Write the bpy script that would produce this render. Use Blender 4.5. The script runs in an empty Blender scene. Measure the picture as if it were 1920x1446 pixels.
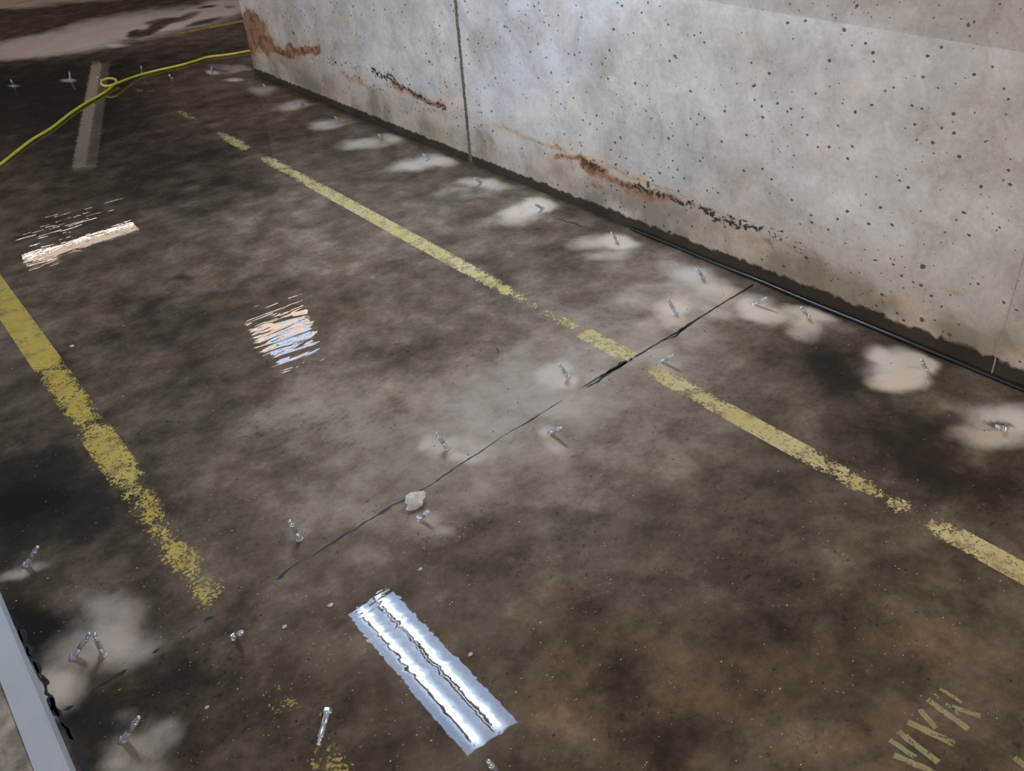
import bpy, bmesh, math, random
import numpy as np
from mathutils import Vector, Matrix, noise as mnoise

random.seed(7)
scene = bpy.context.scene
COL = scene.collection

# ------------------------------------------------------------------ camera
H_CAM = 1.6
F_PX, PITCH, YAW, ROLL = 1701.02, 0.59498, 0.62204, 0.08158
CX, CY = 960.0, 723.0
fw = np.array([math.sin(YAW)*math.cos(PITCH), math.cos(YAW)*math.cos(PITCH), -math.sin(PITCH)])
rt0 = np.array([math.cos(YAW), -math.sin(YAW), 0.0])
dn0 = np.cross(fw, rt0)
rt = math.cos(ROLL)*rt0 + math.sin(ROLL)*dn0
dn = math.cos(ROLL)*dn0 - math.sin(ROLL)*rt0
RM = np.stack([rt, dn, fw], 1)                     # world = RM @ (right, down, forward)
cam_d = bpy.data.cameras.new('camera')
cam = bpy.data.objects.new('camera', cam_d); COL.objects.link(cam)
cam_d.sensor_fit = 'HORIZONTAL'; cam_d.sensor_width = 36.0
cam_d.lens = 36.0*F_PX/1920.0
cam_d.clip_start = 0.05; cam_d.clip_end = 200
cam.matrix_world = Matrix(((rt[0], -dn[0], -fw[0], 0), (rt[1], -dn[1], -fw[1], 0), (rt[2], -dn[2], -fw[2], H_CAM), (0, 0, 0, 1)))
scene.camera = cam

# ------------------------------------------------------------------ light of the place: overcast daylight through the open sides
world = bpy.data.worlds.new('daylight'); scene.world = world; world.use_nodes = True
wn = world.node_tree; bg = wn.nodes['Background']
bg.inputs['Color'].default_value = (1.0, 0.95, 0.92, 1); bg.inputs['Strength'].default_value = 2.1
scene.view_settings.view_transform = 'Standard'; scene.view_settings.look = 'None'
scene.view_settings.exposure = 0.0; scene.view_settings.gamma = 1.0; scene.view_settings.use_curve_mapping = False

# ------------------------------------------------------------------ pixel <-> place helpers (measured points of the photo on real surfaces)
def ray(px, py): return RM @ np.array([px-CX, py-CY, F_PX])
def fl(px, py, h=0.0):
    d = ray(px, py); t = (h-H_CAM)/d[2]; return (float(d[0]*t), float(d[1]*t))
def wl(px, py, X):
    d = ray(px, py); t = X/d[0]; return (float(d[1]*t), float(d[2]*t+H_CAM))
def mir(px, py, hc):                                # where a thing mirrored in the wet floor hangs at height hc
    d = ray(px, py); t = -(H_CAM+hc)/d[2]; return (float(d[0]*t), float(d[1]*t))
def proj_arr(P):
    c = (P-np.array([0, 0, H_CAM])) @ RM
    z = np.where(c[:, 2] > 0.05, c[:, 2], 0.05)
    x = c[:, 0]/z*F_PX+CX; y = c[:, 1]/z*F_PX+CY
    bad = c[:, 2] <= 0.05
    x[bad] = -9999; y[bad] = 9999
    return x, y

WX = 2.4508                                         # face of the right-hand wall
CEIL = 2.45
WEND = 6.122

# ------------------------------------------------------------------ node helpers
class NT:
    def __init__(s, name):
        s.m = bpy.data.materials.new(name); s.m.use_nodes = True
        s.t = s.m.node_tree; s.b = s.t.nodes['Principled BSDF']; s.out = s.t.nodes['Material Output']
    def n(s, typ, **kw):
        nd = s.t.nodes.new(typ)
        for k, v in kw.items(): setattr(nd, k, v)
        return nd
    def l(s, a, b): s.t.links.new(a, b)
    def setin(s, sock, v):
        if isinstance(v, bpy.types.NodeSocket): s.l(v, sock)
        elif v is not None:
            if hasattr(sock, 'default_value') and hasattr(sock.default_value, '__len__') and not isinstance(v, (tuple, list)):
                sock.default_value = [v]*len(sock.default_value)
            else:
                sock.default_value = (tuple(v)+(1,))[:4] if isinstance(v, (tuple, list)) and len(sock.default_value) == 4 else v
    def coord(s):
        return s.n('ShaderNodeTexCoord').outputs['Object']
    def map(s, vec, scale=(1, 1, 1), rot=(0, 0, 0), loc=(0, 0, 0)):
        nd = s.n('ShaderNodeMapping'); s.l(vec, nd.inputs[0])
        nd.inputs['Scale'].default_value = scale; nd.inputs['Rotation'].default_value = rot; nd.inputs['Location'].default_value = loc
        return nd.outputs[0]
    def noise(s, vec, scale, detail=4, rough=0.55, dist=0.0):
        nd = s.n('ShaderNodeTexNoise'); s.l(vec, nd.inputs['Vector'])
        nd.inputs['Scale'].default_value = scale; nd.inputs['Detail'].default_value = detail
        nd.inputs['Roughness'].default_value = rough; nd.inputs['Distortion'].default_value = dist
        return nd.outputs['Fac']
    def voro(s, vec, scale, rand=1.0, feat='F1', out='Distance'):
        nd = s.n('ShaderNodeTexVoronoi', feature=feat); s.l(vec, nd.inputs['Vector'])
        nd.inputs['Scale'].default_value = scale; nd.inputs['Randomness'].default_value = rand
        return nd.outputs[out]
    def math(s, op, a, b=None, c=None, clamp=False):
        nd = s.n('ShaderNodeMath', operation=op); nd.use_clamp = clamp
        s.setin(nd.inputs[0], a)
        if b is not None: s.setin(nd.inputs[1], b)
        if c is not None: s.setin(nd.inputs[2], c)
        return nd.outputs[0]
    def step(s, v, lo, hi, tlo=0.0, thi=1.0):
        nd = s.n('ShaderNodeMapRange', interpolation_type='SMOOTHSTEP'); s.setin(nd.inputs[0], v)
        for i, q in enumerate((lo, hi, tlo, thi)): s.setin(nd.inputs[i+1], q)
        return nd.outputs[0]
    def lin(s, v, lo, hi, tlo=0.0, thi=1.0):
        nd = s.n('ShaderNodeMapRange'); s.setin(nd.inputs[0], v)
        for i, q in enumerate((lo, hi, tlo, thi)): s.setin(nd.inputs[i+1], q)
        return nd.outputs[0]
    def mix(s, fac, a, b, mode='MIX'):
        nd = s.n('ShaderNodeMix', data_type='RGBA', blend_type=mode)
        s.setin(nd.inputs[0], fac); s.setin(nd.inputs[6], a); s.setin(nd.inputs[7], b)
        return nd.outputs[2]
    def ramp(s, v, stops):
        nd = s.n('ShaderNodeValToRGB'); s.setin(nd.inputs[0], v); cr = nd.color_ramp
        while len(cr.elements) < len(stops): cr.elements.new(0.5)
        for e, (p, c) in zip(cr.elements, stops): e.position = p; e.color = (*c, 1)
        return nd.outputs[0]
    def attr(s, name):
        nd = s.n('ShaderNodeAttribute'); nd.attribute_name = name; return nd.outputs['Fac']
    def bump(s, h, dist=0.01, strength=1.0, normal=None):
        nd = s.n('ShaderNodeBump'); s.l(h, nd.inputs['Height']); nd.inputs['Distance'].default_value = dist
        nd.inputs['Strength'].default_value = strength
        if normal: s.l(normal, nd.inputs['Normal'])
        return nd.outputs[0]

def simple(name, col, rough=0.5, metal=0.0, var=0.0, vscale=40, coat=0.0):
    t = NT(name); b = t.b
    b.inputs['Roughness'].default_value = rough; b.inputs['Metallic'].default_value = metal
    if var:
        nz = t.noise(t.coord(), vscale, 5)
        c = t.mix(t.step(nz, 0.35, 0.7), tuple(x*(1-var) for x in col), tuple(min(1, x*(1+var)) for x in col))
        t.l(c, b.inputs['Base Color'])
        t.l(t.bump(nz, 0.0008), b.inputs['Normal'])
    else:
        b.inputs['Base Color'].default_value = (*col, 1)
    b.inputs['Coat Weight'].default_value = coat
    return t.m

def emis(name, col, strength):
    t = NT(name); t.b.inputs['Base Color'].default_value = (0.8, 0.8, 0.8, 1)
    t.b.inputs['Emission Color'].default_value = (*col, 1); t.b.inputs['Emission Strength'].default_value = strength
    return t.m

# ---- the water film, shared by floor and paint: a thin glossy layer with its own gentle ripples
def water_film(t, co, ripple, wet):
    rp = t.noise(t.map(co, (6.5, 25, 1), (0, 0, 0.18)), 1.0, 1.5, 0.5, 0.5)
    fine = t.noise(t.map(co, (26, 34, 1), (0, 0, 0.25)), 1.0, 2, 0.5)
    h = t.math('ADD', t.math('MULTIPLY', rp, t.math('MULTIPLY', ripple, 1.25)), t.math('MULTIPLY', fine, t.math('MINIMUM', t.math('MULTIPLY', ripple, 0.55), 0.09)))
    t.l(t.bump(h, 0.001), t.b.inputs['Coat Normal'])
    t.b.inputs['Coat IOR'].default_value = 1.33
    t.setin(t.b.inputs['Coat Weight'], wet)
    t.b.inputs['Coat Roughness'].default_value = 0.012

# ------------------------------------------------------------------ wet concrete floor
def floor_material():
    t = NT('wet_concrete'); co = t.coord()
    tone, silt, warm, ripple, wet = (t.attr(k) for k in ('tone', 'silt', 'warm', 'ripple', 'wet'))
    big = t.noise(co, 2.4, 5, 0.55, 0.2)
    med = t.noise(co, 8, 6, 0.58, 0.15)
    fin = t.noise(co, 60, 6, 0.7)
    st = t.noise(t.map(co, (22, 30, 1), (0, 0, 0.5)), 1, 6, 0.7)
    d = t.math('ADD', t.math('MULTIPLY', t.math('SUBTRACT', big, 0.5), 0.55), t.math('MULTIPLY', t.math('SUBTRACT', med, 0.5), 0.95))
    d = t.math('ADD', d, t.math('MULTIPLY', t.math('SUBTRACT', fin, 0.5), 0.30))
    d = t.math('ADD', d, t.math('MULTIPLY', t.math('SUBTRACT', st, 0.5), 0.34))
    pit = t.step(t.noise(t.map(co, (1, 1.3, 1)), 46, 5, 0.75, 0.5), 0.56, 0.66); pitz = t.step(t.noise(t.map(co, loc=(4, 4, 0)), 3.5, 4), 0.45, 0.6)
    d = t.math('SUBTRACT', d, t.math('MULTIPLY', t.math('MULTIPLY', pit, pitz), 0.22))
    v = t.math('ADD', tone, t.math('MULTIPLY', d, t.lin(silt, 0.1, 0.8, 0.85, 0.25)))
    base = t.ramp(v, [(0.0, (0.007, 0.005, 0.0035)), (0.25, (0.028, 0.019, 0.011)), (0.45, (0.082, 0.058, 0.036)),
                      (0.62, (0.155, 0.115, 0.080)), (0.8, (0.265, 0.207, 0.157)), (1.0, (0.36, 0.30, 0.25))])
    wn_ = t.noise(co, 6, 6, 0.65, 0.4)
    base = t.mix(t.math('MULTIPLY', t.step(t.math('ADD', wn_, t.math('MULTIPLY', t.math('SUBTRACT', warm, 0.5), 0.5)), 0.45, 0.75), 0.55), base, (1.14, 0.93, 0.72), 'MULTIPLY')
    cool = t.step(t.noise(t.map(co, loc=(7, 3, 0)), 4, 4), 0.52, 0.7)
    base = t.mix(t.math('MULTIPLY', cool, 0.25), base, (0.88, 0.98, 1.12), 'MULTIPLY')
    # silt left by the drilling, lying under the water
    sm = t.step(t.math('ADD', silt, t.math('MULTIPLY', t.math('SUBTRACT', med, 0.5), 0.55)), 0.18, 0.92)
    sc = t.mix(t.step(t.noise(co, 5, 4), 0.42, 0.6), (0.68, 0.55, 0.43), (0.68, 0.59, 0.51))
    base = t.mix(sm, base, sc)
    # dark pores and pale grains
    pv = t.n('ShaderNodeTexVoronoi'); t.l(co, pv.inputs['Vector']); pv.inputs['Scale'].default_value = 42
    pr = t.n('ShaderNodeSeparateColor'); t.l(pv.outputs['Color'], pr.inputs[0])
    pore = t.math('MULTIPLY', t.step(pv.outputs['Distance'], 0.10, 0.17, 1, 0), t.math('GREATER_THAN', pr.outputs[0], 0.90))
    base = t.mix(t.math('MULTIPLY', pore, 0.75), base, (0.012, 0.010, 0.009))
    gv = t.n('ShaderNodeTexVoronoi'); t.l(co, gv.inputs['Vector']); gv.inputs['Scale'].default_value = 75
    gr = t.n('ShaderNodeSeparateColor'); t.l(gv.outputs['Color'], gr.inputs[0])
    gra = t.math('MULTIPLY', t.step(gv.outputs['Distance'], 0.10, 0.2, 1, 0), t.math('GREATER_THAN', gr.outputs[1], 0.93))
    base = t.mix(t.math('MULTIPLY', gra, 0.55), base, (0.34, 0.28, 0.22))
    t.l(base, t.b.inputs['Base Color'])
    t.b.inputs['Roughness'].default_value = 0.75
    t.b.inputs['Specular IOR Level'].default_value = 0.2
    t.l(t.bump(t.math('ADD', fin, t.math('MULTIPLY', med, 1.5)), 0.002, 0.6), t.b.inputs['Normal'])
    water_film(t, co, ripple, wet)
    return t.m

def fbm(x, y, s, oct_=4, seed=0.0):
    out = np.empty(len(x))
    for i in range(len(x)):
        out[i] = mnoise.fractal(Vector((x[i]*s+seed, y[i]*s-seed, seed*0.37)), 0.7, 2.1, oct_)
    return out

def axis(segs):
    v = []
    for a, b, st in segs:
        n = max(1, int(round((b-a)/st))); v += [a+(b-a)*i/n for i in range(n)]
    return np.array(v+[segs[-1][1]])

def grid_mesh(name, us, vs, fn, mat, parent=None):
    U, V = np.meshgrid(us, vs, indexing='ij')
    P = fn(U.ravel(), V.ravel())
    nu, nv = len(us), len(vs)
    idx = np.arange(nu*nv).reshape(nu, nv)
    q = np.stack([idx[:-1, :-1], idx[1:, :-1], idx[1:, 1:], idx[:-1, 1:]], -1).reshape(-1, 4)
    me = bpy.data.meshes.new(name)
    me.vertices.add(len(P)); me.vertices.foreach_set('co', P.astype(np.float32).ravel())
    me.loops.add(q.size); me.loops.foreach_set('vertex_index', q.ravel().astype(np.int32))
    me.polygons.add(len(q)); me.polygons.foreach_set('loop_start', (np.arange(len(q))*4).astype(np.int32))
    me.update(calc_edges=True); me.validate()
    me.materials.append(mat)
    for p in me.polygons: p.use_smooth = True
    o = bpy.data.objects.new(name, me); COL.objects.link(o); o.parent = parent
    return o, P

def set_attr(o, name, arr):
    a = o.data.attributes.new(name, 'FLOAT', 'POINT'); a.data.foreach_set('value', np.asarray(arr, dtype=np.float32))

def blob(px, py, cx, cy, rx, ry, deg=0, p=1.6):
    a = math.radians(deg); dx, dy = px-cx, py-cy
    u = (dx*math.cos(a)+dy*math.sin(a))/rx; v = (-dx*math.sin(a)+dy*math.cos(a))/ry
    return np.exp(-np.power(u*u+v*v, p))

# (centre, radii, tilt, amount) of the patches, read off the photo
TONE = [  # brighter / darker patches of the concrete
 (870, 780, 420, 190, -28, .16), (1180, 640, 320, 120, -28, .20), (960, 880, 160, 60, -28, .07), (1250, 720, 120, 50, 10, .06), (1000, 740, 120, 40, -28, .06), (700, 960, 260, 120, -30, .10), (1100, 880, 220, 110, -25, .10),
 (560, 770, 110, 75, 10, .16), (600, 740, 45, 50, 0, .12), (720, 735, 30, 25, 0, .14), (430, 880, 120, 60, 0, .05), (640, 420, 200, 110, 20, .05), (520, 440, 110, 60, 0, .06),
 (700, 560, 160, 50, 20, .08), (930, 760, 260, 100, -25, .09), (1040, 360, 180, 60, 20, .10), (800, 430, 200, 60, 25, .08),
 (90, 920, 150, 90, 20, -.25), (20, 960, 70, 60, 0, -.25), (110, 220, 230, 110, 0, -.22), (40, 180, 150, 60, 0, -.18), (330, 300, 160, 70, 10, -.10),
 (60, 720, 130, 90, 0, -.07), (280, 840, 110, 50, 20, -.10), (400, 620, 200, 90, 10, -.08), (190, 560, 160, 60, 0, -.07), (250, 340, 200, 60, 0, -.10),
 (240, 130, 260, 28, -8, -.18), (470, 40, 80, 30, 0, .05), (430, 60, 60, 18, -10, .05),
 (70, 1180, 60, 50, 40, -.3), (120, 900, 160, 60, 10, -.12), (30, 1170, 70, 45, 60, -.35), (85, 1200, 60, 50, 40, -.35), (190, 1330, 90, 50, 30, -.18), (330, 1330, 80, 110, 30, -.16), (430, 1290, 120, 60, 0, -.06),
 (150, 1360, 60, 60, 0, -.22), (240, 1290, 90, 26, -30, -.16),
 (1400, 1080, 230, 110, 10, -.12), (1180, 1270, 90, 60, 10, -.18), (1260, 1390, 90, 60, 0, -.15), (1430, 1340, 80, 50, 0, -.12), (1500, 1180, 150, 90, 20, -.08),
 (1080, 1330, 100, 60, 0, .09), (1470, 1370, 130, 50, 0, .10), (1280, 1230, 120, 50, 0, .07), (1010, 1340, 60, 60, 0, .06), (1130, 1040, 180, 60, 10, .04),
 (1560, 680, 50, 30, 20, -.30), (1600, 720, 60, 30, 20, -.22), (1500, 660, 60, 25, 10, -.10), (1660, 800, 160, 60, 20, -.16), (1740, 870, 130, 60, 25, -.16), (1850, 930, 90, 90, 25, -.10),
 (1560, 640, 60, 22, 20, .06), (1840, 740, 120, 30, 22, -.02), (1320, 630, 80, 40, 0, .08), (1300, 960, 140, 50, 0, -.03), (1220, 930, 130, 40, 0, .02),
 (780, 1180, 140, 60, 10, -.05), (560, 1190, 160, 70, 20, .05), (370, 1120, 100, 70, 20, .02), (60, 620, 60, 40, 60, .05),
 (1080, 405, 40, 16, 20, -.16), (1060, 490, 60, 25, 20, -.10), (960, 525, 40, 12, 25, -.2), (1330, 740, 100, 60, 10, .06),
 (790, 1040, 70, 50, 10, -.06), (300, 720, 200, 60, 5, -.06), (860, 640, 150, 60, 5, -.07), (332, 524, 12, 6, 0, -.35), (540, 560, 180, 40, 0, -.08),
 (620, 300, 60, 50, 0, -.08), (560, 250, 80, 40, 10, -.06), (440, 330, 50, 30, 20, -.12),
]
SILT = [  # pale drilling mud round the ports
 (490, 170, 34, 11, -8, .62), (545, 200, 46, 13, -8, .62), (615, 233, 52, 13, -10, .66), (690, 268, 70, 13, -5, .66), (735, 258, 30, 12, 0, .5), (790, 307, 68, 17, -6, .72), (825, 300, 50, 16, 0, .6),
 (905, 345, 60, 16, 5, .7), (860, 365, 90, 18, 0, .38), (985, 398, 60, 22, -10, .85), (1015, 388, 38, 16, 0, .85), (930, 420, 90, 16, 0, .35),
 (1115, 455, 60, 18, 0, .68), (1160, 455, 42, 18, 8, .85), (1140, 480, 60, 16, 0, .5), (1300, 520, 75, 24, 8, .78), (1240, 545, 95, 30, 0, .42), (1345, 548, 70, 28, 15, .62),
 (1258, 585, 44, 24, 0, .86), (1265, 605, 40, 14, 0, .6), (1300, 610, 120, 50, 0, .34), (1250, 675, 70, 40, 0, .40), (1230, 650, 150, 40, -20, .30),
 (1320, 570, 90, 30, 10, .5), (1200, 570, 60, 30, 0, .35), (1190, 640, 130, 36, -30, .34), (1560, 612, 60, 18, 18, .4), (1415, 572, 48, 26, 10, .8), (1440, 592, 70, 22, 10, .72), (1515, 590, 55, 20, 12, .88), (1505, 618, 36, 24, 20, .62),
 (1700, 690, 66, 44, 5, 1.0), (1725, 690, 45, 26, 10, 1.0), (1655, 672, 38, 20, 30, .7), (1690, 722, 62, 24, 0, .85),
 (1880, 800, 90, 34, 12, .70), (1850, 825, 110, 26, 5, .5), (1920, 790, 60, 40, 0, .7), (1800, 770, 60, 20, 0, .25),
 (1050, 705, 44, 32, 0, .62), (1025, 700, 40, 30, 0, .4), (1075, 720, 30, 16, 0, .55), (1010, 665, 50, 12, 0, .3), (970, 760, 130, 60, -25, .20),
 (835, 840, 60, 26, 0, .62), (800, 830, 28, 18, 0, .45), (875, 865, 45, 16, 0, .55), (900, 830, 70, 50, 0, .36), (905, 905, 40, 22, 45, .34), (945, 935, 50, 22, 30, .24),
 (1030, 805, 24, 20, 0, .62), (1055, 840, 40, 28, 20, .48), (1030, 770, 60, 40, 0, .28), (1100, 750, 120, 40, -30, .26),
 (560, 1000, 45, 26, 0, .36), (600, 975, 60, 24, -20, .24), (790, 975, 40, 26, 0, .45), (820, 1000, 36, 20, 10, .34), (720, 1010, 60, 30, 0, .18),
 (60, 1065, 50, 18, -15, .55), (25, 1078, 60, 16, -10, .5), (20, 1020, 20, 14, 0, .3), (215, 1150, 80, 44, 0, .56), (170, 1215, 110, 56, -20, .62), (120, 1280, 60, 46, 10, .64), (240, 1210, 110, 50, 0, .46), (330, 1190, 120, 50, -25, .24),
 (95, 1310, 40, 24, 50, .5), (60, 1250, 24, 60, -28, .45), (250, 1390, 90, 44, -10, .60), (215, 1430, 60, 26, 0, .5), (310, 1365, 60, 34, 0, .42), (270, 1440, 90, 30, 0, .4), (440, 1210, 50, 36, 0, .26), (250, 1330, 60, 24, -20, .3),
 (130, 150, 18, 3.5, 0, .8), (27, 161, 16, 3, 0, .6), (398, 137, 14, 5, 0, .75), (440, 150, 26, 5, 0, .7), (420, 125, 34, 8, 0, .42), (440, 130, 40, 10, -8, .4), (270, 115, 40, 8, 0, .22), (410, 165, 60, 10, 0, .15),
 # pale stretches of the far bay
 (230, 52, 220, 30, -9, .95), (90, 85, 150, 22, -6, .95), (30, 98, 120, 16, -3, .8), (390, 24, 110, 20, -14, .95), (330, 42, 140, 16, -12, .8), (430, 8, 60, 11, 0, .9), (215, 85, 30, 5, 0, .7),
 (100, -4, 300, 13, -3, .95), (0, 8, 110, 10, 0, .8), (-20, 60, 60, 30, 0, .1),
]
SILT_CUT = [(285, 55, 36, 7, -22, .8), (345, 33, 40, 7, -18, .8), (300, 40, 30, 6, -12, .6), (390, 12, 26, 3, -8, .6), (30, 48, 90, 16, -6, .9), (90, 34, 150, 8, -8, .9), (430, 12, 16, 4, 0, .7), (250, 62, 16, 6, -20, .7), (380, 40, 36, 5, -14, .6),
            (1672, 722, 24, 4, 5, .15), (1880, 803, 28, 5, 0, .6)]
RIPPLE = [(525, 640, 150, 110, 0, .95), (135, 404, 115, 22, -20, 1.1), (60, 440, 40, 20, -20, .35), (60, 505, 50, 14, -10, .8), (690, 1110, 60, 40, 0, .20), (740, 1180, 130, 100, 40, .20)]
WARM = [(400, 180, 420, 80, 0, .6), (1150, 1300, 320, 200, 0, .5), (1450, 1250, 400, 160, 0, .4), (500, 600, 500, 160, 0, .35), (590, 1350, 160, 140, 0, .4), (1780, 860, 150, 80, 20, .5), (60, 60, 300, 60, 0, .3)]

floor_mat = floor_material()
us = axis([(-4.0, -0.9, 0.3), (-0.9, 3.2, 0.0125), (3.2, 5.2, 0.04), (5.2, 10.0, 0.4)])
vs = axis([(-4.0, 0.3, 0.25), (0.3, 3.6, 0.0125), (3.6, 6.4, 0.022), (6.4, 11.0, 0.04), (11.0, 26.0, 0.5)])
floor, FP = grid_mesh('floor', us, vs, lambda u, v: np.stack([u, v, 0*u], -1), floor_mat)
fx, fy = FP[:, 0], FP[:, 1]
w1 = fbm(fx, fy, 3.0, 5, 1.7); w2 = fbm(fx, fy, 3.0, 5, 9.3); w3 = fbm(fx, fy, 1.4, 4, 4.4)
ppx, ppy = proj_arr(FP)
dist = np.clip(np.sqrt(fx**2+fy**2+H_CAM**2), 1.5, 30)
k = 60.0/dist
sx, sy = ppx+w1*k*1.0, ppy+w2*k*0.8*(H_CAM/dist)*1.4
tone = np.full(len(fx), 0.50)
for c in TONE: tone += c[5]*blob(sx, sy, *c[:5], p=1.1)
silt = np.zeros(len(fx))
for c in SILT: silt = np.maximum(silt, silt*0.35+c[5]*blob(sx, sy, *c[:5], p=1.3))
for c in SILT_CUT: silt -= c[5]*blob(sx, sy, *c[:5], p=2.0)*np.clip(silt*1.6, 0, 1)
ripple = np.full(len(fx), 0.085)
for c in RIPPLE: ripple = np.maximum(ripple, c[5]*blob(ppx, ppy, *c[:5], p=1.5))
warm = np.full(len(fx), 0.35)
for c in WARM: warm += c[5]*blob(sx, sy, *c[:5], p=1.2)
wet = np.full(len(fx), 0.40)
for c in [(800, 1250, 260, 250, 0), (525, 640, 160, 130, 0), (150, 440, 190, 100, 0), (180, 220, 120, 120, 0), (250, 1300, 200, 200, 0), (600, 1340, 120, 120, 0)]: wet = np.maximum(wet, blob(ppx, ppy, *c, p=2)*1.1)
wet = np.clip(wet, 0, 1)*np.clip(1.0-1.6*(blob(sx, sy, 230, 50, 330, 50, -6, 2)*silt), 0.0, 1)
tone += 0.05*w3
# floor tone darkens and silt thins along the foot of the right-hand wall
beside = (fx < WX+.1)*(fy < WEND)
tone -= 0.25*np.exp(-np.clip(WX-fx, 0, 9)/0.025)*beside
silt *= 1-0.9*np.exp(-np.power(np.clip(WX-fx, 0, 9)/0.03, 2))*beside
for nme, arr in (('tone', tone), ('silt', np.clip(silt, 0, 1)), ('ripple', ripple), ('warm', warm), ('wet', wet)): set_attr(floor, nme, arr)
floor['kind'] = 'structure'

# ------------------------------------------------------------------ concrete wall on the right
def wall_material(name='cast_concrete', shade=(1, 1, 1)):
    t = NT(name); co = t.coord()
    rust, dirt, crust, soak_shade = (t.attr(k) for k in ('rust', 'dirt', 'crust', 'soak_shade'))
    big = t.noise(co, 1.6, 5, 0.6, 0.3); med = t.noise(co, 7, 7, 0.65, 0.5); fin = t.noise(co, 70, 5, 0.65)
    v = t.math('ADD', t.math('MULTIPLY', big, 0.5), t.math('MULTIPLY', med, 0.5))
    v = t.math('ADD', v, t.math('MULTIPLY', t.math('SUBTRACT', fin, 0.5), 0.22))
    base = t.ramp(v, [(0.25, (0.24, 0.205, 0.165)), (0.42, (0.40, 0.36, 0.32)), (0.54, (0.53, 0.49, 0.455)), (0.70, (0.70, 0.665, 0.635))])
    # bluish light on the middle length put into the colour, warmer to the right
    sep = t.n('ShaderNodeSeparateXYZ'); t.l(co, sep.inputs[0])
    cool_light = t.math('MULTIPLY', t.step(sep.outputs[1], 1.2, 3.2), t.step(t.noise(co, 3, 4), 0.3, 0.65))
    base = t.mix(t.math('MULTIPLY', cool_light, 0.8), base, (0.90, 1.0, 1.14), 'MULTIPLY')
    stn = t.step(t.math('ADD', t.lin(sep.outputs[2], 0.0, 0.42, 1.0, 0.0), t.math('MULTIPLY', t.math('SUBTRACT', med, 0.5), 0.9)), 0.25, 0.85)
    base = t.mix(t.math('MULTIPLY', stn, 0.8), base, (0.92, 0.80, 0.66), 'MULTIPLY')
    if shade != (1, 1, 1): base = t.mix(1.0, base, shade, 'MULTIPLY')
    warmf = t.step(t.noise(t.map(co, loc=(3, 9, 2)), 4.5, 5, 0.6, 0.5), 0.52, 0.72)
    base = t.mix(t.math('MULTIPLY', warmf, 0.35), base, (1.06, 0.90, 0.72), 'MULTIPLY')
    # vertical run marks
    runs = t.step(t.noise(t.map(co, (1, 14, 1.6)), 1, 4, 0.6), 0.55, 0.72)
    mott = t.step(t.noise(t.map(co, (1, 1, 2.2)), 13, 6, 0.7, 0.8), 0.5, 0.68)
    base = t.mix(t.math('MULTIPLY', mott, 0.30), base, (0.80, 0.76, 0.71), 'MULTIPLY')
    base = t.mix(t.math('MULTIPLY', runs, 0.16), base, (0.40, 0.39, 0.38), 'MIX')
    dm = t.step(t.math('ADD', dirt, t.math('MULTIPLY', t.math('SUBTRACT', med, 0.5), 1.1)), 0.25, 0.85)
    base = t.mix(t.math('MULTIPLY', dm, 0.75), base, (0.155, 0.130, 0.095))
    rm = t.step(t.math('ADD', rust, t.math('MULTIPLY', t.math('SUBTRACT', t.noise(co, 22, 6, 0.7), 0.5), 1.0)), 0.30, 0.8)
    base = t.mix(t.math('MULTIPLY', t.step(rust, 0.02, 0.5), 0.5), base, (1.0, 0.74, 0.52), 'MULTIPLY')
    rc = t.mix(t.step(t.math('ADD', t.noise(co, 16, 5, 0.7), t.math('MULTIPLY', t.math('SUBTRACT', fin, 0.5), 0.5)), 0.40, 0.56), (0.085, 0.024, 0.012), (0.27, 0.125, 0.06))
    base = t.mix(t.math('MULTIPLY', rm, 0.85), base, rc)
    cv = t.noise(t.map(co, (1, 0.75, 1.25)), 62, 4, 0.6, 0.4)
    cm = t.step(t.math('ADD', t.math('MULTIPLY', crust, 0.54), t.math('SUBTRACT', cv, 0.5)), 0.34, 0.44)
    base = t.mix(cm, base, (0.045, 0.032, 0.024))
    # air-bubble pits, two sizes, thinned out at random
    clus = t.noise(t.map(co, loc=(1, 2, 5)), 2.6, 3, 0.6)
    def pits(sc, keep, r0, r1, loc):
        p = t.n('ShaderNodeTexVoronoi'); t.l(t.map(co, (1, 0.78, 1.0), (0.9, 0, 0), loc), p.inputs['Vector']); p.inputs['Scale'].default_value = sc
        s_ = t.n('ShaderNodeSeparateColor'); t.l(p.outputs['Color'], s_.inputs[0])
        wob = t.math('ADD', p.outputs['Distance'], t.math('MULTIPLY', t.math('SUBTRACT', t.noise(co, sc*3, 3), 0.5), 0.34))
        rr = t.lin(s_.outputs[2], 0, 1, 0.30, 1.0)
        return t.math('MULTIPLY', t.step(t.math('DIVIDE', wob, rr), r0, r1, 1, 0), t.math('GREATER_THAN', t.math('ADD', s_.outputs[0], t.math('MULTIPLY', t.math('SUBTRACT', clus, 0.5), 0.9)), keep))
    pt = t.math('MAXIMUM', pits(15, 0.86, 0.11, 0.14, (0, 0, 0)), pits(33, 0.74, 0.15, 0.19, (5, 1, 3)))
    pt = t.math('MAXIMUM', pt, t.math('MULTIPLY', pits(70, 0.66, 0.17, 0.22, (2, 8, 1)), 0.85))
    base = t.mix(t.math('MULTIPLY', pt, 0.88), base, (0.055, 0.048, 0.038))
    sk = t.step(t.math('ADD', soak_shade, t.math('MULTIPLY', t.math('SUBTRACT', t.noise(co, 26, 5, 0.6), 0.5), 0.5)), 0.42, 0.55)
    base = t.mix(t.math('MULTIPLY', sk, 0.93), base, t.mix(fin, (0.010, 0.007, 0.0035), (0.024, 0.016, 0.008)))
    t.l(base, t.b.inputs['Base Color'])
    t.b.inputs['Roughness'].default_value = 0.85; t.b.inputs['Specular IOR Level'].default_value = 0.2
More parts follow.
